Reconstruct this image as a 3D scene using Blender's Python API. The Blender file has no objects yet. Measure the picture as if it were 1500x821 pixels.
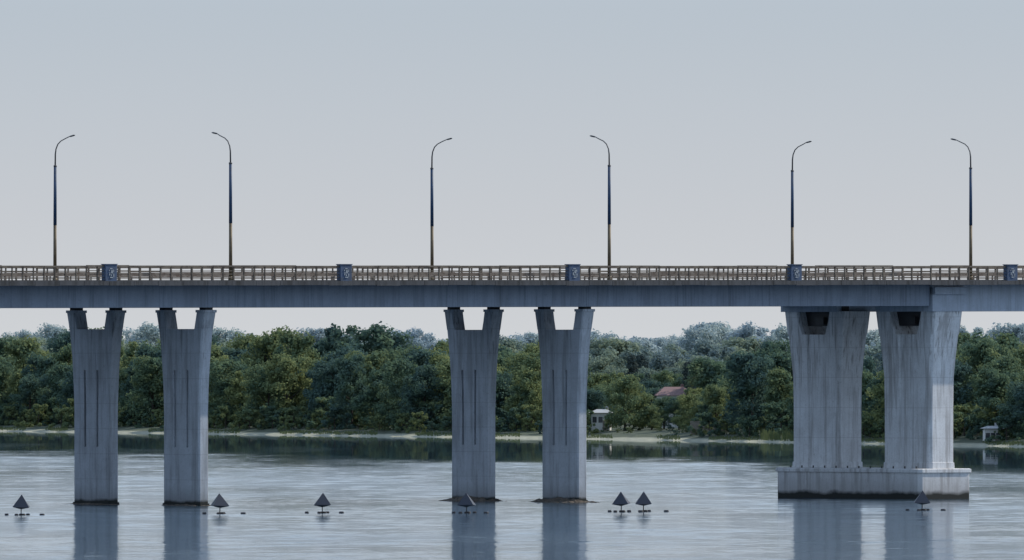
import bpy, bmesh, math, random
import numpy as np
from mathutils import Vector, Matrix, noise
random.seed(7)
scene=bpy.context.scene
COL=scene.collection
# ---------------------------------------------------------------- helpers
def link(o,parent=None):
    COL.objects.link(o)
    if parent: o.parent=parent
    return o
def empty(name,loc=(0,0,0),rz=0):
    e=bpy.data.objects.new(name,None); e.location=loc; e.rotation_euler=(0,0,rz); e.empty_display_size=1
    return link(e)
def mesh_obj(name,bm,mats,parent=None,loc=(0,0,0),rz=0,smooth=False):
    me=bpy.data.meshes.new(name)
    bmesh.ops.recalc_face_normals(bm,faces=bm.faces)
    bm.to_mesh(me); bm.free()
    for m in mats: me.materials.append(m)
    if smooth:
        for p in me.polygons: p.use_smooth=True
    o=bpy.data.objects.new(name,me); o.location=loc; o.rotation_euler=(0,0,rz)
    return link(o,parent)
SL=0.004
def box(bm,u0,u1,t0,t1,z0,z1,slope=0.0,mat=0):
    vs=[]
    for z in (z0,z1):
        for (u,t) in ((u0,t0),(u1,t0),(u1,t1),(u0,t1)):
            vs.append(bm.verts.new((u,t,z+slope*u)))
    for f in ((0,3,2,1),(4,5,6,7),(0,1,5,4),(1,2,6,5),(2,3,7,6),(3,0,4,7)):
        fc=bm.faces.new([vs[i] for i in f]); fc.material_index=mat
def loft(bm,rings,cap0=True,cap1=True,mat=0):
    vr=[[bm.verts.new(p) for p in r] for r in rings]
    n=len(rings[0])
    for a,b in zip(vr[:-1],vr[1:]):
        for i in range(n):
            f=bm.faces.new((a[i],a[(i+1)%n],b[(i+1)%n],b[i])); f.material_index=mat
    if cap0: bm.faces.new(list(reversed(vr[0]))).material_index=mat
    if cap1: bm.faces.new(vr[-1]).material_index=mat
def tube(bm,pts,rads,seg=10,mat=0,cap=True):
    pts=[Vector(p) for p in pts]; rings=[]
    for i,p in enumerate(pts):
        d=(pts[min(i+1,len(pts)-1)]-pts[max(i-1,0)]).normalized()
        ref=Vector((1,0,0)) if abs(d.x)<0.9 else Vector((0,1,0))
        a=d.cross(ref).normalized(); b=d.cross(a)
        rings.append([p+(a*math.cos(2*math.pi*k/seg)+b*math.sin(2*math.pi*k/seg))*rads[i] for k in range(seg)])
    loft(bm,rings,cap,cap,mat)
# ---------------------------------------------------------------- materials
def newmat(name):
    m=bpy.data.materials.new(name); m.use_nodes=True
    nt=m.node_tree; b=nt.nodes['Principled BSDF']
    return m,nt,b
def N(nt,t,**kw):
    n=nt.nodes.new(t)
    for k,v in kw.items(): setattr(n,k,v)
    return n
def math_n(nt,op,a,b=None,clamp=False):
    n=N(nt,'ShaderNodeMath',operation=op); n.use_clamp=clamp
    for i,v in enumerate((a,b)):
        if v is None: continue
        if isinstance(v,(int,float)): n.inputs[i].default_value=v
        else: nt.links.new(v,n.inputs[i])
    return n.outputs[0]
def maprange(nt,src,a,b_,c,d):
    n=N(nt,'ShaderNodeMapRange')
    for i,v in enumerate((a,b_,c,d)): n.inputs[i+1].default_value=v
    nt.links.new(src,n.inputs[0]); return n.outputs[0]
def mixc(nt,fac,a,b,mode='MIX'):
    n=N(nt,'ShaderNodeMix',data_type='RGBA',blend_type=mode)
    for s,v in ((n.inputs[0],fac),(n.inputs[6],a),(n.inputs[7],b)):
        if isinstance(v,(int,float)): s.default_value=v
        elif isinstance(v,tuple): s.default_value=(*v,1)
        else: nt.links.new(v,s)
    return n.outputs[2]
def noise_n(nt,vec,scale,detail=4,rough=.55,mscale=None):
    if mscale:
        mp=N(nt,'ShaderNodeMapping'); mp.inputs['Scale'].default_value=mscale
        nt.links.new(vec,mp.inputs[0]); vec=mp.outputs[0]
    n=N(nt,'ShaderNodeTexNoise'); n.inputs['Scale'].default_value=scale
    n.inputs['Detail'].default_value=detail; n.inputs['Roughness'].default_value=rough
    nt.links.new(vec,n.inputs['Vector']); return n
def ramp(nt,fac,stops):
    r=N(nt,'ShaderNodeValToRGB'); el=r.color_ramp.elements
    while len(el)<len(stops): el.new(.5)
    for e,(p,c) in zip(el,stops):
        e.position=p; e.color=(*c,1) if isinstance(c,tuple) else (c,c,c,1)
    nt.links.new(fac,r.inputs[0]); return r.outputs[0]
def concrete(name,col,dark,water=0.0,streak=.6,bands=0.0,topz=None,basez=None,fine=.5):
    m,nt,b=newmat(name)
    tc=N(nt,'ShaderNodeTexCoord').outputs['Object']
    n1=noise_n(nt,tc,.5,6,.6).outputs[0]
    n2=noise_n(nt,tc,1.0,5,.65,(1.6,1.6,.12)).outputs[0]
    n5=noise_n(nt,tc,1.0,4,.6,(4.5,4.5,.16)).outputs[0]
    n3=noise_n(nt,tc,6,4,.6).outputs[0]
    n4=noise_n(nt,tc,1.7,6,.75).outputs[0]
    c=mixc(nt,ramp(nt,n1,[(.35,0.),(.7,1.)]),col,tuple(.7*x+.3*y for x,y in zip(col,dark)))
    c=mixc(nt,math_n(nt,'MULTIPLY',ramp(nt,n2,[(.48,0.),(.64,1.)]),streak),c,dark)
    sep=N(nt,'ShaderNodeSeparateXYZ'); nt.links.new(tc,sep.inputs[0])
    # thin run-off streaks, stronger under ledges
    st=math_n(nt,'MULTIPLY',ramp(nt,n5,[(.55,0.),(.66,1.)]),fine)
    if topz:
        st=math_n(nt,'MULTIPLY',st,maprange(nt,sep.outputs[2],topz-9,topz,.25,1.3))
    c=mixc(nt,math_n(nt,'MINIMUM',st,.85),c,tuple(.55*x for x in dark))
    c=mixc(nt,math_n(nt,'MULTIPLY',ramp(nt,n3,[(.3,1.),(.5,0.)]),.25),c,dark)
    c=mixc(nt,math_n(nt,'MULTIPLY',ramp(nt,n4,[(.60,0.),(.68,1.)]),.4),c,dark)
    if bands>0:
        fr=math_n(nt,'FRACT',math_n(nt,'DIVIDE',sep.outputs[2],bands))
        ln=math_n(nt,'LESS_THAN',fr,.06/bands)
        c=mixc(nt,math_n(nt,'MULTIPLY',ln,.3),c,dark)
    if water>0:
        zz=math_n(nt,'ADD',sep.outputs[2],math_n(nt,'MULTIPLY',math_n(nt,'SUBTRACT',n1,.5),.9))
        c=mixc(nt,maprange(nt,zz,water,water*4.5,.6,0),c,dark)
        c=mixc(nt,maprange(nt,zz,water*.7,water*1.3,1,0),c,(.018,.02,.018))
    nt.links.new(c,b.inputs['Base Color']); b.inputs['Roughness'].default_value=.9
    bp=N(nt,'ShaderNodeBump'); bp.inputs['Strength'].default_value=.3; bp.inputs['Distance'].default_value=.03
    nt.links.new(n3,bp.inputs['Height']); nt.links.new(bp.outputs[0],b.inputs['Normal'])
    return m
def paint(name,col,rust=(.10,.06,.04),amt=.5,rough=.6,metal=0,sc=1.5):
    m,nt,b=newmat(name)
    tc=N(nt,'ShaderNodeTexCoord').outputs['Object']
    n1=noise_n(nt,tc,sc,6,.7).outputs[0]
    c=mixc(nt,math_n(nt,'MULTIPLY',ramp(nt,n1,[(.44,0.),(.60,1.)]),amt),col,rust)
    nt.links.new(c,b.inputs['Base Color']); b.inputs['Roughness'].default_value=rough; b.inputs['Metallic'].default_value=metal
    return m
M_conc=concrete('pier_concrete',(.46,.49,.535),(.17,.175,.18),water=.42,streak=.5,bands=2.4,topz=18,fine=.55)
M_conc2=concrete('large_pier_concrete',(.72,.73,.745),(.27,.25,.24),water=.65,streak=.6,bands=3.0,topz=17,fine=.6)
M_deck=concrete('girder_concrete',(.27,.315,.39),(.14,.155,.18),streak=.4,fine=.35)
M_deck2=concrete('main_span_concrete',(.44,.49,.57),(.24,.26,.29),streak=.4,fine=.3)
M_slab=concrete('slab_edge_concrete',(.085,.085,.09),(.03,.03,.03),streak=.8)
M_dark=paint('dark_bearing',(.03,.03,.032),(.02,.02,.02))
M_rail=paint('weathered_railing',(.165,.13,.095),(.055,.038,.028),.85,sc=.9)
M_guard=paint('galvanised_guardrail',(.24,.20,.165),(.10,.06,.04),.8,.5)
M_block=paint('emblem_block',(.045,.08,.15),(.03,.035,.04),.5)
M_embl=paint('emblem_relief',(.35,.38,.40),(.12,.14,.18),.6,sc=4)
M_asph=paint('asphalt',(.05,.05,.052),(.035,.035,.035),.6,.9)
M_yel=paint('faded_yellow_paint',(.15,.105,.05),(.07,.045,.03),.7)
M_blue=paint('blue_paint',(.018,.055,.125),(.02,.03,.05),.5)
M_arm=paint('lamp_arm_steel',(.06,.06,.065),(.04,.03,.025),.5,.5)
M_navy=paint('reflector_sheet',(.022,.028,.045),(.04,.025,.02),.3,.5)
M_float=paint('float_drum',(.03,.03,.035),(.06,.035,.02),.4,.6)
M_bark=paint('bark',(.06,.05,.04),(.03,.025,.02),.6,.95)
# ---------------------------------------------------------------- bridge (local x = along, local y = across)
TH=math.radians(40.5); X0,Y0=-35.3,1300.0
C,S=math.cos(TH),math.sin(TH)
bridge=empty('road_bridge',(X0,Y0,0),TH)
def W(u,t): return (X0+u*C-t*S, Y0+u*S+t*C)
SPAN=47.3
UA,UJ,UB=-190.0,91.4,330.0
bm=bmesh.new()
for (a,b_) in ((-11,-3.2),(3.2,11)):
    u=UA
    while u<UJ-.1:
        e=min(u+SPAN/2,UJ-.05)
        box(bm,u,e-.035,a,b_,18.75,20.9,SL); u=e
    box(bm,UA,UJ-.08,a+.15,b_-.15,18.83,20.88,SL)
mesh_obj('approach_girders',bm,[M_deck],bridge)
bm=bmesh.new()
for (a,b_) in ((-11.3,-2.9),(2.9,11.3)):
    box(bm,UJ+.05,UB,a,b_,18.2,20.9,SL)
    box(bm,UJ+.05,UJ+4.2,a-.35,b_+.35,19.9,20.6,SL)
mesh_obj('main_span_girders',bm,[M_deck2],bridge)
bm=bmesh.new()
box(bm,UA,UB,-13.45,13.45,20.9,21.16,SL)
u=UA
while u<UB:
    box(bm,u,u+2.93,-13.62,-13.45,20.82+random.uniform(-.03,.03),21.24,SL)
    box(bm,u,u+2.93,13.45,13.62,20.82,21.24,SL); u+=2.97
mesh_obj('deck_slab',bm,[M_slab],bridge)
bm=bmesh.new()
box(bm,UA,UB,-10.4,10.4,21.165,21.22,SL,0)
mesh_obj('road_surface',bm,[M_asph],bridge)
bm=bmesh.new()
u=UA
while u<UB:
    box(bm,u,u+3,-.08,.08,21.224,21.228,SL); u+=9
for t in (-9.9,9.9): box(bm,UA,UB,t-.07,t+.07,21.224,21.228,SL)
M_white=paint('road_paint',(.7,.7,.68),(.3,.3,.3),.4)
mesh_obj('lane_markings',bm,[M_white],bridge)
bm=bmesh.new()
for s in (-1,1):
    a,b_=sorted((s*10.4,s*13.44)); box(bm,UA,UB,a,b_,21.165,21.33,SL)
mesh_obj('footways',bm,[M_slab],bridge)
# railings
blocks=[-14.55+28.65*i for i in range(-6,13)]
bm=bmesh.new(); rr=random.Random(3)
for t in (-13.3,13.3):
    u=UA; i=0
    while u<UB:
        if t>0 or min(abs(u-b) for b in blocks)>.9:
            l=rr.uniform(-.03,.03)
            w=.09 if i%2 else .14
            box(bm,u-w/2,u+w/2,t-.07,t+.07,21.2,22.62+l,SL)
        u+=1.27; i+=1
    u=UA
    while u<UB:
        e=u+5.08; j=rr.uniform(-.04,.03)
        box(bm,u,e-.03,t-.10,t+.10,22.55+j,22.72+j,SL)
        box(bm,u,e-.02,t-.03,t+.03,22.16+j,22.24+j,SL)
        box(bm,u,e-.02,t-.03,t+.03,21.86+j,21.93+j,SL)
        box(bm,u,e-.02,t-.03,t+.03,21.55+j,21.63+j,SL)
        u=e
mesh_obj('pedestrian_railing',bm,[M_rail],bridge)
bm=bmesh.new()
for t in (-10.7,10.7):
    u=UA
    while u<UB:
        box(bm,u-.06,u+.06,t-.06,t+.06,21.2,22.05,SL); u+=2.5
    u=UA
    while u<UB:
        j=rr.uniform(-.04,.04)
        for zz in (21.74,21.9): box(bm,u,u+4.97,t-.11-.02,t-.06,zz+j,zz+.13+j,SL)
        box(bm,u,u+4.97,t-.085,t-.06,21.74+j,22.03+j,SL)
        u+=5
mesh_obj('guardrail',bm,[M_guard],bridge)
bm=bmesh.new()
for b in blocks:
    for t,s in ((-13.3,-1),):
        box(bm,b-.68,b+.68,t-.3,t+.3,21.16,22.78,SL)
        box(bm,b-.74,b+.74,t-.36,t+.36,22.78,22.85,SL)
        f=t+s*.3
        y0,y1=sorted((f,f+s*.06))
        for (du,dz,w,h) in ((.04,.95,.22,.3),(-.22,.75,.10,.3),(.25,.62,.10,.3),(-.05,1.24,.3,.1),(0,.42,.36,.1),(-.27,1.08,.1,.14),(.22,1.05,.1,.2),(-.02,.62,.1,.16)):
            box(bm,b+du-w/2,b+du+w/2,y0+.003*du,y1-.001+.003*dz*s,21.16+dz-h/2,21.16+dz+h/2,SL,1)
mesh_obj('parapet_blocks',bm,[M_block,M_embl],bridge)
# piers
def section(uc,tc,hw,th,z,slot=0.0,sl=(.30,.62)):
    h=th/2; c=min(.14,hw*.1); sw=.15
    a=hw*sl[0]
    front=[(-h,-hw+c)]
    for p in (-a,a):
        front+=[(-h,p-sw),(-h+slot,p-sw),(-h+slot,p+sw),(-h,p+sw)]
    front+=[(-h,hw-c),(-h+c,hw)]
    back=[(h-c,hw),(h,hw-c)]
    for p in (a,-a):
        back+=[(h,p+sw),(h-slot,p+sw),(h-slot,p-sw),(h,p-sw)]
    back+=[(h,-hw+c),(h-c,-hw),(-h+c,-hw)]
    return [Vector((uc+x,tc+y,z)) for x,y in front+back]
def pier(name,uc,parent):
    bm=bmesh.new(); zt=18.52+SL*uc
    for tc in (-6.8,6.8):
        lv=[(-4,2.7,1.2,.002),(5.5,2.7,1.2,.002),(5.51,2.7,1.2,.35),(9,2.7,1.2,.35),(11,2.78,1.22,.35),(12.79,2.88,1.26,.35),(12.8,2.88,1.26,.002),
            (14,2.98,1.3,.002),(15.5,3.14,1.35,.002),(16.72,3.3,1.4,.002)]
        loft(bm,[section(uc,tc,hw,th,z,s,(.34,.6)) for z,hw,th,s in lv])
        for s in (-1,1):
            r=[]
            for z,o,i,th in ((16.72,3.3,2.0,1.4),(17.5,3.45,2.2,1.43),(zt-.25,3.62,2.4,1.47),(zt-.24,3.72,2.3,1.6),(zt,3.72,2.3,1.6)):
                h=th/2; c=.1
                a,b_=sorted((s*o,s*i))
                r.append([Vector((uc+x,tc+y,z)) for x,y in ((-h,a+c),(-h,b_-c),(-h+c,b_),(h-c,b_),(h,b_-c),(h,a+c),(h-c,a),(-h+c,a))])
            loft(bm,r,False,True)
            box(bm,uc-.45,uc+.45,tc+s*3-.45,tc+s*3+.45,zt,zt+.23,0,1)
        loft(bm,[section(uc,tc,2.82,1.36,-4,.002,(.34,.6)),section(uc,tc,2.82,1.36,.22,.002,(.34,.6))])
    return mesh_obj(name,bm,[M_conc,M_dark],parent)
for i in range(-4,7):
    if i in (2,): continue
    pier('twin_column_pier',i*SPAN if i!=3 else 3*SPAN+10,bridge)
def big_pier(uc):
    bm=bmesh.new(); zt=18.25+SL*uc
    def rr_ring(hu,ht,c,z): return [Vector((uc+x,y,z)) for x,y in ((-hu,-ht+c),(-hu,ht-c),(-hu+c,ht),(hu-c,ht),(hu,ht-c),(hu,-ht+c),(hu-c,-ht),(-hu+c,-ht))]
    loft(bm,[rr_ring(3.45,10.75,.35,-4),rr_ring(3.45,10.75,.35,2.62),rr_ring(3.6,10.9,.35,2.63),rr_ring(3.6,10.9,.35,2.95),rr_ring(3.45,10.75,.35,3.02)])
    for tc in (-6.8,6.8):
        lv=[(3.0,3.62,3.45),(3.6,3.6,3.4),(3.62,3.5,3.3),(9,3.5,3.3),(12,3.55,3.35),(14,3.75,3.5),(16.3,4.05,3.7)]
        def sec(hw,th,z):
            h=th/2;c=.28
            g=.16
            return [Vector((uc+x,tc+y,z)) for x,y in ((-h,-hw+c),(-h,-g-.9),(-h+.12,-.9),(-h+.12,.9),(-h,g+.9),(-h,hw-c),(-h+c,hw),(h-c,hw),(h,hw-c),(h,-hw+c),(h-c,-hw),(-h+c,-hw))]
        loft(bm,[sec(hw,th,z) for z,hw,th in lv])
        for s in (-1,1):
            r=[]
            for z,o,i,th in ((16.3,4.05,1.5,3.7),(17.2,4.2,1.9,3.8),(zt,4.4,2.3,3.9)):
                h=th/2;c=.2
                a,b_=sorted((s*o,s*i))
                r.append([Vector((uc+x,tc+y,z)) for x,y in ((-h,a+c),(-h,b_-c),(-h+c,b_),(h-c,b_),(h,b_-c),(h,a+c),(h-c,a),(-h+c,a))])
            loft(bm,r,False,True)
            box(bm,uc-1.6,uc-.7,tc+s*3.3-.7,tc+s*3.3+.7,zt,zt+.7,0,1)
        box(bm,uc-.9,uc+.9,tc-2.6,tc+2.6,17.15,zt+.1,0,1)
        box(bm,uc-1.35,uc-.95,tc-.9,tc+.2,17.3,zt-.6,0,1)
    for tt in np.arange(-10,10.1,1.7):
        box(bm,uc-3.3,uc-3.2,tt-.05,tt+.05,3.0,3.25,0,1)
    return mesh_obj('caisson_pier',bm,[M_conc2,M_dark],bridge)
big_pier(93.7)
# silt around pier feet
M_silt,nt,b=newmat('silt_and_debris')
tc=N(nt,'ShaderNodeTexCoord').outputs['Object']
nn=noise_n(nt,tc,2.5,5,.7).outputs[0]
nt.links.new(ramp(nt,nn,[(.35,(.035,.03,.025)),(.6,(.13,.10,.075)),(.8,(.2,.17,.13))]),b.inputs['Base Color']); b.inputs['Roughness'].default_value=.95
def mound(uc,tc,ru,rt,h,seed):
    bm=bmesh.new(); n=34; vs={}
    for i in range(n+1):
        for j in range(n+1):
            x=-1+2*i/n; y=-1+2*j/n
            r=math.hypot(x,y); nz=noise.fractal(Vector((x*3+seed,y*3,seed)),.7,2,4)
            z=h*(1-r**1.6)+.22*h*nz*2-.12
            vs[i,j]=bm.verts.new((x*ru,y*rt,min(z,h*1.5)))
    for i in range(n):
        for j in range(n): bm.faces.new((vs[i,j],vs[i+1,j],vs[i+1,j+1],vs[i,j+1]))
    x,y=W(uc,tc)
    mesh_obj('silt_mound',bm,[M_silt],None,(x,y,0),TH)
mound(SPAN-.4,6.8,2.6,4.8,.5,1.3); mound(SPAN-.4,-6.8,2.6,4.8,.5,5.1)
mound(0,6.8,2.0,5.2,.25,9.2); mound(0,-6.8,2.0,4.4,.28,12.7)
# ---------------------------------------------------------------- street lamps
def lamp(u,side,k):
    bm=bmesh.new(); r=random.Random(k); s=-side
    lean=r.uniform(-.05,.05)
    tube(bm,[(0,0,0),(0,0,.5)],[.24,.22],12,0)
    tube(bm,[(0,0,.5),(lean*.3,0,5.5)],[.17,.155],12,0)
    tube(bm,[(lean*.3,0,5.5),(lean,0,11.1)],[.165,.14],12,1)
    tube(bm,[(lean,0,11.1),(lean,0,11.25)],[.17,.15],12,2)
    reach=2.85+r.uniform(-.15,.2)
    P=[(0,11.2),(.02,12.3),(.12,12.8),(.4,13.25),(.85,13.55),(1.6,13.8),(reach-.7,14.0)]
    tube(bm,[(lean,s*a,z) for a,z in P],[.075,.07,.06,.055,.05,.05,.045],8,2)
    a=reach-.75; z=13.97
    tube(bm,[(lean,s*a,z),(lean,s*(a+.1),z+.02),(lean,s*(a+.6),z+.10),(lean,s*(a+.8),z+.12)],[.045,.075,.08,.03],8,2)
    x,y=W(u,side*13.1)
    mesh_obj('street_lamp',bm,[M_yel,M_blue,M_arm],None,(x,y,21.2+SL*u),TH,smooth=True)
k=0
for i in range(-3,6):
    for side in (1,-1):
        lamp(i*SPAN+(.3 if side<0 else 0),side,k); k+=1
# ---------------------------------------------------------------- floating radar reflectors
def reflector(x,y,rz,k):
    bm=bmesh.new(); r=random.Random(k)
    w=1.05; z0,z1=.72,1.85
    tip=bm.verts.new((r.uniform(-.08,.08),0,z1)); cor=[bm.verts.new((w*math.cos(a),w*math.sin(a),z0+.05*math.sin(3*a+k))) for a in [math.pi/4+.3+q*math.pi/2 for q in range(4)]]
    low=bm.verts.new((0,0,z0-.2))
    for q in range(4):
        bm.faces.new((tip,cor[q],cor[(q+1)%4])); bm.faces.new((low,cor[(q+1)%4],cor[q]))
    tube(bm,[(0,0,-.3),(0,0,z0-.15)],[.045,.045],8,1)
    for (px,py,L) in ((-1.15-r.uniform(0,.3),0,.16),(2.0+r.uniform(-.3,.2),.2,.22),(0,-1.2,.16),(.2,1.2,.16),(.1,0,.3)):
        tube(bm,[(px-L,py,0),(px-L*.8,py,.02),(px+L*.8,py,.02),(px+L,py,0)],[.06,.13,.13,.06],10,1)
        tube(bm,[(0,0,-.07),(px,py,-.07)],[.03,.03],6,1)
    mesh_obj('floating_radar_reflector',bm,[M_navy,M_float],None,(x,y,0),rz)
for k,(x,y) in enumerate([(-43.67,1216),(-26.2,1226),(-17.1,1232),(-4.1,1232),(9.93,1242),(11.97,1244),(37.6,1253)]):
    reflector(x,y,random.uniform(-.5,.3),k)
# ---------------------------------------------------------------- land
SH=[(-6000,5200),(-1500,3900),(-400,3050),(-96,2575),(-35,2440),(14,2330),(46,2240),(80,2135),(160,1960),(330,1780),(1500,1500),(6000,1400)]
def shore(x):
    for (a,ya),(b,yb) in zip(SH[:-1],SH[1:]):
        if x<=b: 
            return ya+(yb-ya)*(x-a)/(b-a)+9*noise.noise(Vector((x*.09,0,3)))+4*noise.noise(Vector((x*.5,0,8)))
    return SH[-1][1]
xs=[-6000,-3000,-1500,-800,-400,-250]+list(np.arange(-180,181,1.5))+[250,400,800,1500,3000,6000]
prof=[(-25,-1.5),(-6,-.25),(0,.02),(3,.22),(8,.45),(16,.85),(30,1.3),(60,1.6),(150,2.0),(400,3),(1200,5),(4000,9),(24000,12)]
bm=bmesh.new(); rows=[]
for x in xs:
    x=float(x); sy=shore(x)
    rows.append([bm.verts.new((x,sy+d+ (1.5*noise.noise(Vector((x*.8,d,0))) if d<40 else 0),z+(.12*noise.noise(Vector((x*.6,d*.1,5))) if -3<d<70 else 0))) for d,z in prof])
for a,b_ in zip(rows[:-1],rows[1:]):
    for i in range(len(prof)-1): bm.faces.new((a[i],b_[i],b_[i+1],a[i+1]))
M_land,nt,b=newmat('river_bank_ground')
tc=N(nt,'ShaderNodeNewGeometry').outputs['Position']
sep=N(nt,'ShaderNodeSeparateXYZ'); nt.links.new(tc,sep.inputs[0])
n1=noise_n(nt,tc,.4,5,.65).outputs[0]; n2=noise_n(nt,tc,.05,3,.6).outputs[0]
grass=ramp(nt,n1,[(.3,(.03,.045,.03)),(.7,(.085,.10,.055))])
sand=ramp(nt,n1,[(.3,(.22,.22,.16)),(.7,(.38,.37,.28))])
mr=maprange(nt,math_n(nt,'ADD',sep.outputs[2],math_n(nt,'MULTIPLY',math_n(nt,'SUBTRACT',n2,.5),.8)),.25,.45,0,1)
nt.links.new(mixc(nt,mr,sand,grass),b.inputs['Base Color']); b.inputs['Roughness'].default_value=1
mesh_obj('ground',bm,[M_land])
# ---------------------------------------------------------------- water
M_wat,nt,b=newmat('river_water')
geo=N(nt,'ShaderNodeNewGeometry').outputs['Position']
sep=N(nt,'ShaderNodeSeparateXYZ'); nt.links.new(geo,sep.inputs[0])
nA=noise_n(nt,geo,.28,3,.6,(1,.6,1)); nB=noise_n(nt,geo,.05,3,.6,(1,.5,1)); nP=noise_n(nt,geo,.02,5,.65,(1,.22,1)); nC=noise_n(nt,geo,1.2,2,.5)
dsh=math_n(nt,'SUBTRACT',math_n(nt,'SUBTRACT',2366.0,math_n(nt,'MULTIPLY',sep.outputs[0],2.53)),sep.outputs[1])
dsh=math_n(nt,'ADD',dsh,math_n(nt,'MULTIPLY',math_n(nt,'SUBTRACT',nP.outputs[0],.5),600.0))
shel=maprange(nt,dsh,380,620,0.06,1)
def vsub(n,a):
    s=N(nt,'ShaderNodeVectorMath',operation='SUBTRACT'); nt.links.new(n.outputs['Color'],s.inputs[0]); s.inputs[1].default_value=(.5,.5,.5)
    k=N(nt,'ShaderNodeVectorMath',operation='SCALE'); nt.links.new(s.outputs[0],k.inputs[0])
    if isinstance(a,float): k.inputs['Scale'].default_value=a
    else: nt.links.new(a,k.inputs['Scale'])
    return k.outputs[0]
amp=maprange(nt,nP.outputs[0],.40,.60,.035,.13)
def vadd(a,b_):
    s=N(nt,'ShaderNodeVectorMath',operation='ADD'); nt.links.new(a,s.inputs[0])
    if isinstance(b_,tuple): s.inputs[1].default_value=b_
    else: nt.links.new(b_,s.inputs[1])
    return s.outputs[0]
v=vadd(vadd(vsub(nA,math_n(nt,'MULTIPLY',amp,shel)),vsub(nB,math_n(nt,'MULTIPLY',shel,.035))),vsub(nC,math_n(nt,'MULTIPLY',shel,.05)))
ml=N(nt,'ShaderNodeVectorMath',operation='MULTIPLY'); nt.links.new(v,ml.inputs[0]); ml.inputs[1].default_value=(1,1,0)
v=vadd(ml.outputs[0],(0,0,1))
nm=N(nt,'ShaderNodeVectorMath',operation='NORMALIZE'); nt.links.new(v,nm.inputs[0])
nt.links.new(nm.outputs[0],b.inputs['Normal'])
rg=math_n(nt,'ADD',math_n(nt,'MULTIPLY',shel,.055),math_n(nt,'MULTIPLY',maprange(nt,nP.outputs[0],.4,.6,0,.03),shel))
nt.links.new(math_n(nt,'ADD',rg,.015),b.inputs['Roughness'])
b.inputs['Base Color'].default_value=(.05,.09,.13,1); b.inputs['IOR'].default_value=1.333
bm=bmesh.new()
f=[bm.verts.new(p) for p in ((-15000,-2000,0),(15000,-2000,0),(15000,28000,0),(-15000,28000,0))]; bm.faces.new(f)
mesh_obj('water',bm,[M_wat])
# ---------------------------------------------------------------- trees
def foliage(name,cols,trans=.35):
    m,nt,b=newmat(name)
    tc=N(nt,'ShaderNodeTexCoord').outputs['Object']
    oi=N(nt,'ShaderNodeObjectInfo').outputs['Random']
    n1=noise_n(nt,tc,5,4,.7).outputs[0]
    f=math_n(nt,'ADD',math_n(nt,'MULTIPLY',n1,.9),math_n(nt,'MULTIPLY',math_n(nt,'SUBTRACT',oi,.5),.4))
    c=ramp(nt,f,[(.25,cols[0]),(.45,cols[1]),(.66,cols[2])])
    nt.nodes.remove(b); out=nt.nodes['Material Output']
    d=N(nt,'ShaderNodeBsdfDiffuse'); t=N(nt,'ShaderNodeBsdfTranslucent'); mx=N(nt,'ShaderNodeMixShader'); mx.inputs[0].default_value=trans
    nt.links.new(c,d.inputs[0]); nt.links.new(c,t.inputs[0]); nt.links.new(d.outputs[0],mx.inputs[1]); nt.links.new(t.outputs[0],mx.inputs[2])
    nt.links.new(mx.outputs[0],out.inputs[0]); return m
M_leaf=foliage('foliage',[(.085,.140,.125),(.125,.185,.115),(.235,.265,.115)])
M_leaf2=foliage('foliage_mid_haze_tint',[(.17,.23,.24),(.20,.26,.225),(.27,.32,.22)])  # paler, bluer leaves: aerial haze painted into the colour
M_leaf3=foliage('foliage_far_haze_tint',[(.34,.42,.47),(.38,.46,.48),(.42,.49,.47)],.3)  # heavier haze painted into leaf colour for the farthest rows
M_con=foliage('conifer_needles',[(.05,.07,.08),(.06,.085,.085),(.08,.10,.09)],.15)
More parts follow.
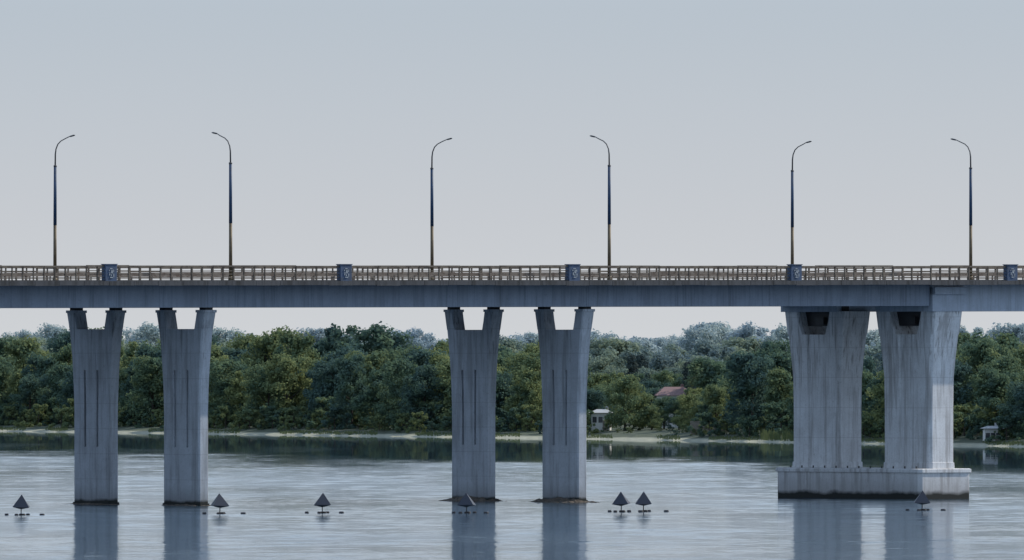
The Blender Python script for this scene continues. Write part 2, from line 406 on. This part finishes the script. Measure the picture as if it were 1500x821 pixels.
def tree_mesh(name,seed,R,base,kind='round',ncl=46,nl=120,ls=.034,mat=None):
    g=np.random.default_rng(seed); bm=bmesh.new(); rp=random.Random(seed)
    tube(bm,[(0,0,-.03),(.005,0,.2),(rp.uniform(-.02,.02),.01,.45),(.01,0,.72)],[.022,.017,.012,.004],7,0)
    for q in range(7):
        a=q*2.4+rp.random(); z=.22+.07*q; L=R*rp.uniform(.5,.85)*(1.1-z*.6)
        tube(bm,[(0,0,z),(L*.5*math.cos(a),L*.5*math.sin(a),z+.07),(L*math.cos(a),L*math.sin(a),z+.17)],[.009,.006,.002],5,0)
    me=bpy.data.meshes.new(name)
    bmesh.ops.recalc_face_normals(bm,faces=bm.faces); bm.to_mesh(me); bm.free()
    v0=np.array([tuple(v.co) for v in me.vertices]); f0=[tuple(p.vertices) for p in me.polygons]
    V=[];
    lob=[(g.uniform(0,6.28),g.uniform(.3,.95),g.uniform(.75,1.15)) for _ in range(6)]
    for c in range(ncl):
        core=c%4==0
        z=base+(1-base)*(g.uniform(0,1)*.90 if not core else g.uniform(.4,.9))
        h=(z-base)/(1-base)
        if kind=='round': rad=R*math.sqrt(max(0.02,1-(abs(h-.40)/.62)**2.2))
        elif kind=='poplar': rad=R*math.sqrt(max(.02,1-(abs(h-.4)/.62)**2))
        elif kind=='cone': rad=R*(1.02-h)
        else: rad=R*math.sqrt(max(0.02,1-(h/1.1)**2))
        a=g.uniform(0,6.283)
        m=1.0
        for la,lz,lr in lob:
            if abs(((a-la+3.14)%6.283)-3.14)<.7 and abs(h-lz)<.28: m*=lr
        rr_=rad*m*math.sqrt(g.uniform(.1,1))*(.45 if core else 1)
        ctr=np.array([rr_*math.cos(a),rr_*math.sin(a),z])
        cr=g.uniform(.05,.105)*(1 if kind!='cone' else .6)*(1.12-.22*h)
        d=g.normal(size=(nl,3)); d/=np.linalg.norm(d,axis=1)[:,None]
        p=ctr+d*cr*g.uniform(.45,1.2,(nl,1))*np.array([1.05,1.05,.95])
        nrm=d+g.normal(size=(nl,3))*.5; nrm/=np.linalg.norm(nrm,axis=1)[:,None]
        a1=np.cross(nrm,g.normal(size=(nl,3))); a1/=np.linalg.norm(a1,axis=1)[:,None]
        a2=np.cross(nrm,a1); s=ls*g.uniform(.5,1.1,(nl,1))/2
        V.append(np.stack([p-a1*s-a2*s*.6,p+a1*s-a2*s*.7,p+a1*s*.8+a2*s*.7,p-a1*s*.9+a2*s*.6],axis=1).reshape(-1,3))
    V=np.concatenate(V); V[:,2]=np.maximum(V[:,2],.002)
    n0=len(v0); nq=len(V)//4
    faces=f0+[(n0+4*i,n0+4*i+1,n0+4*i+2,n0+4*i+3) for i in range(nq)]
    me2=bpy.data.meshes.new(name); me2.from_pydata(np.concatenate([v0,V]).tolist(),[],faces)
    me2.materials.append(M_bark); me2.materials.append(mat or M_leaf)
    mi=[0]*len(f0)+[1]*nq
    me2.polygons.foreach_set('material_index',mi); bpy.data.meshes.remove(me); me2.update()
    return me2
def recol(me,mat):
    m=me.copy(); m.materials[1]=mat; return m
VR=[tree_mesh('leafy_tree',10+i,random.uniform(.27,.35),random.uniform(.08,.15),'round',random.randint(58,74),130,.032) for i in range(6)]
VP=[tree_mesh('tall_tree',30+i,random.uniform(.18,.22),.1,'poplar',52,120) for i in range(2)]
VB=[tree_mesh('bush',40+i,.62,.02,'bush',34,110,.06) for i in range(3)]
VC=[tree_mesh('conifer',50,.2,.08,'cone',80,70,.03,M_con)]
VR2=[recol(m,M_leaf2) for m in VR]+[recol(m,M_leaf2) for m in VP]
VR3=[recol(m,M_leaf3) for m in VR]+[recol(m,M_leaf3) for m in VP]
treeline=empty('distant_treeline')
farwood=empty('distant_woodland')
def put(me,name,x,y,z,H,par,wid=1.0,rz=None):
    o=bpy.data.objects.new(name,me); o.location=(x,y,z); o.scale=(H*wid,H*wid,H)
    o.rotation_euler=(random.uniform(-.05,.05),random.uniform(-.05,.05),random.uniform(0,6.28) if rz is None else rz)
    return link(o,par)
TP=[(-200,17),(-96,17),(-85,17.6),(-70,17),(-54,18.2),(-44,18.5),(-36,19),(-28,18.2),(-21,17.3),(-14,17.9),(-8,17),(-1,15),(3.6,15.6),(11,15.4),(13,9),(31,9),(35,13.5),(40,15.2),(46,15),(60,15.6),(67,16.3),(75,17.3),(80,16),(86,16.5),(200,17)]
def top(x): return float(np.interp(x,[p[0] for p in TP],[p[1] for p in TP]))
def gz(d): return float(np.interp(d,[p[0] for p in prof],[p[1] for p in prof]))
R=random.Random(11)
for row,(d0,sp,fh) in enumerate(((34,3.6,.80),(62,4.4,1.0),(105,5.0,1.06))):
    x=-165.0
    while x<150:
        xx=x+R.uniform(-1.3,1.3); d=d0+R.uniform(-9,10)
        gap=12.2<xx<34.0
        if gap:
            x+=sp; continue
        H=(top(xx)-1.4)*fh*R.uniform(.76,1.10)
        me=R.choice(VR if R.random()<.85 else VP)
        put(me,'tree',xx,shore(xx)+d,gz(d)-.2,H,treeline,R.uniform(.9,1.3)); x+=sp*R.uniform(.75,1.25)
for dlo,dhi,hm in ((14,24,1.0),(26,40,1.3),(60,90,1.5)):
    x=-165.0
    while x<150:
        xx=x+R.uniform(-.8,.8); d=R.uniform(dlo,dhi)
        vil=13<xx<33
        if not(vil and (R.random()<.5 or dlo>50)):
            put(R.choice(VB),'bush',xx,shore(xx)+d,gz(d)-.15,R.uniform(2.0,4.6)*hm*(1 if not vil else .4),treeline,R.uniform(.8,1.3))
        x+=R.uniform(1.2,2.6)
for d0,sp,tz in ((150,3.4,11.0),(200,3.6,13.4),(290,4,15.2)):
    x=8.0
    while x<42:
        xx=x+R.uniform(-1,1); d=d0+R.uniform(-15,20)
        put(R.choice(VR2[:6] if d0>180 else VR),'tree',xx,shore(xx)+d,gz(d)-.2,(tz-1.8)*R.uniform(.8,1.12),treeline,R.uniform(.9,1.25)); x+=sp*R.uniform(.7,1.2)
for x,d,tz in ((21.6,140,15.6),(31.5,150,14.2),(24.5,240,15.6)):
    put(VC[0],'conifer',x,shore(x)+d,1.8,tz-1.8,treeline,1)
for x,d,H in ((14.2,60,7.2),(24.0,45,4.6),(26.2,58,6.0),(30.6,48,6.8),(32.0,45,5.5),(33.8,40,7.2),(22.6,60,6.5),(16.2,75,8.2),(28.6,50,6.1),(31.8,75,7.5),(24.2,80,7.5)):
    put(R.choice(VR),'tree',x,shore(x)+d,gz(d)-.2,H,treeline,1.35)
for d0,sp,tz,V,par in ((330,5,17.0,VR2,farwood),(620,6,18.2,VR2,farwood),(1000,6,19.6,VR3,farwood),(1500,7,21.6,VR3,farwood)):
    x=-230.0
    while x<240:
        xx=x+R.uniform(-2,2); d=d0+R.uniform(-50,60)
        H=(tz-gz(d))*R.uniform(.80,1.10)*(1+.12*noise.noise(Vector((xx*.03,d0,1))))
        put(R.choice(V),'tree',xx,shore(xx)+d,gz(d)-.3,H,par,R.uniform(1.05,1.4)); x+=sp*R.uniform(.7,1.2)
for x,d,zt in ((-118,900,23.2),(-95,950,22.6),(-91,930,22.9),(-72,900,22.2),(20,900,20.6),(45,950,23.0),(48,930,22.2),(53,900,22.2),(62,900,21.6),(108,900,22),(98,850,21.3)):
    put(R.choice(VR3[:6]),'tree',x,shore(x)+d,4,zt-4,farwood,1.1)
put(VR[1],'deciduous_tree',19.4,shore(19.4)+34,.9,10.6,None,1.1)
put(VR[3],'deciduous_tree',40.3,shore(40.3)+24,.9,14.6,None,1.05)
# ---------------------------------------------------------------- village buildings
M_wall=concrete('rendered_wall',(.66,.65,.62),(.4,.38,.35),streak=.2,fine=.15)
M_roof=paint('red_roof_sheet',(.22,.13,.125),(.15,.10,.09),.5,.7)
M_sheet=paint('grey_roof_sheet',(.42,.43,.44),(.3,.29,.28),.4,.7)
M_glass=paint('window_glass',(.03,.04,.05),(.02,.02,.02),.2,.2)
M_wood=paint('fence_boards',(.24,.21,.17),(.13,.10,.08),.7)
def house(name,x,y,z,w,dp,hw,hr,roofm,rz):
    e=empty(name,(x,y,z),rz)
    bm=bmesh.new(); box(bm,-w/2,w/2,-dp/2,dp/2,-.5,hw); mesh_obj('walls',bm,[M_wall],e)
    bm=bmesh.new(); o=.45
    b4=[bm.verts.new(p) for p in ((-w/2-o,-dp/2-o,hw),(w/2+o,-dp/2-o,hw),(w/2+o,dp/2+o,hw),(-w/2-o,dp/2+o,hw))]
    r1=bm.verts.new((-w/4,0,hw+hr)); r2=bm.verts.new((w/4,0,hw+hr))
    for f in ((b4[0],b4[1],r2,r1),(b4[1],b4[2],r2),(b4[2],b4[3],r1,r2),(b4[3],b4[0],r1),(b4[3],b4[2],b4[1],b4[0])): bm.faces.new(f)
    box(bm,w/5,w/5+.5,.2,.7,hw+.3,hw+hr+.5); mesh_obj('roof',bm,[roofm],e)
    bm=bmesh.new()
    for q in (-w*.32,0.0,w*.32): box(bm,q-.35,q+.35,-dp/2-.05,-dp/2+.05,hw-1.7,hw-.7)
    mesh_obj('windows',bm,[M_glass],e)
    bm=bmesh.new(); box(bm,w*.12,w*.12+.8,-dp/2-.06,-dp/2+.04,0,min(2.0,hw-1.0)); mesh_obj('door',bm,[M_wood],e)
house('village_house',28.2,shore(28.2)+92,1.7,6.6,5.5,5.6,1.5,M_roof,.15)
house('boat_shed',15.4,shore(15.4)+30,1.1,3.2,3,3.3,.6,M_sheet,-.1)
house('garden_house',76.0,shore(76)+16,.6,2.6,2.5,2.1,.4,M_sheet,.1)
bm=bmesh.new()
xx=30.0
while xx<36:
    box(bm,xx,xx+.17,-.03,.03,0,2.2+random.uniform(-.1,.1)); xx+=.2
mesh_obj('board_fence',bm,[M_wood],None,(0,shore(33)+24,1.0))
# reeds
g=np.random.default_rng(5); V=[];F=[]
for i in range(9000):
    x=g.uniform(-150,130); 
    if noise.noise(Vector((x*.12,2,0)))<-.05 and not 40<x<48: continue
    d=g.uniform(2,12); y=shore(float(x))+d; z=gz(d)-.1; h=g.uniform(.3,.8)*(2.4 if 41<x<47 else .6); w=.09; dx=g.uniform(-.2,.2)
    n=len(V); V+=[(x-w,y,z),(x+w,y,z),(x+w*.4+dx,y+.1,z+h),(x-w*.4+dx,y+.1,z+h)]; F.append((n,n+1,n+2,n+3))
me=bpy.data.meshes.new('reeds'); me.from_pydata(V,[],F)
me.materials.append(foliage('reed_leaves',[(.12,.15,.07),(.17,.19,.09),(.27,.26,.14)],.5)); link(bpy.data.objects.new('reeds',me))
# ---------------------------------------------------------------- light and sky
sv=Vector((.85,.40,.75)).normalized()
sl=bpy.data.lights.new('sun','SUN'); sl.energy=3.8; sl.angle=math.radians(.5); sl.color=(1,.94,.84)
so=bpy.data.objects.new('sun',sl); so.rotation_euler=sv.to_track_quat('Z','Y').to_euler(); link(so)
w=bpy.data.worlds.new('World'); scene.world=w; w.use_nodes=True; nt=w.node_tree
bg=nt.nodes['Background']; bg.inputs[1].default_value=.1
sky=N(nt,'ShaderNodeTexSky',sky_type='NISHITA'); sky.sun_disc=False
sky.sun_elevation=math.asin(sv.z); sky.sun_rotation=math.atan2(sv.x,sv.y); sky.dust_density=1.5; sky.ozone_density=1.5
tc=N(nt,'ShaderNodeTexCoord'); sep=N(nt,'ShaderNodeSeparateXYZ'); nt.links.new(tc.outputs['Generated'],sep.inputs[0])
hz=ramp(nt,math_n(nt,'MULTIPLY',sep.outputs[2],2),[(0,(.65,.67,.695)),(.02,(.58,.608,.65)),(.05,(.485,.55,.622)),(.12,(.57,.71,.88)),(.8,(.57,.77,1.08))])
hz10=N(nt,'ShaderNodeVectorMath',operation='SCALE'); nt.links.new(hz,hz10.inputs[0]); hz10.inputs['Scale'].default_value=10
nt.links.new(mixc(nt,maprange(nt,sep.outputs[2],.03,.7,.95,.6),sky.outputs[0],hz10.outputs[0]),bg.inputs[0])
# ---------------------------------------------------------------- camera
cam=bpy.data.cameras.new('camera'); co=bpy.data.objects.new('camera',cam); link(co)
F=20020.0
cam.sensor_width=36; cam.lens=F/1500*36; cam.clip_start=1; cam.clip_end=60000
co.location=(0,0,14.15); co.rotation_euler=(math.pi/2+math.atan(111.5/F),0,0)
scene.camera=co
scene.view_settings.view_transform='Standard'; scene.view_settings.look='None'; scene.view_settings.exposure=0
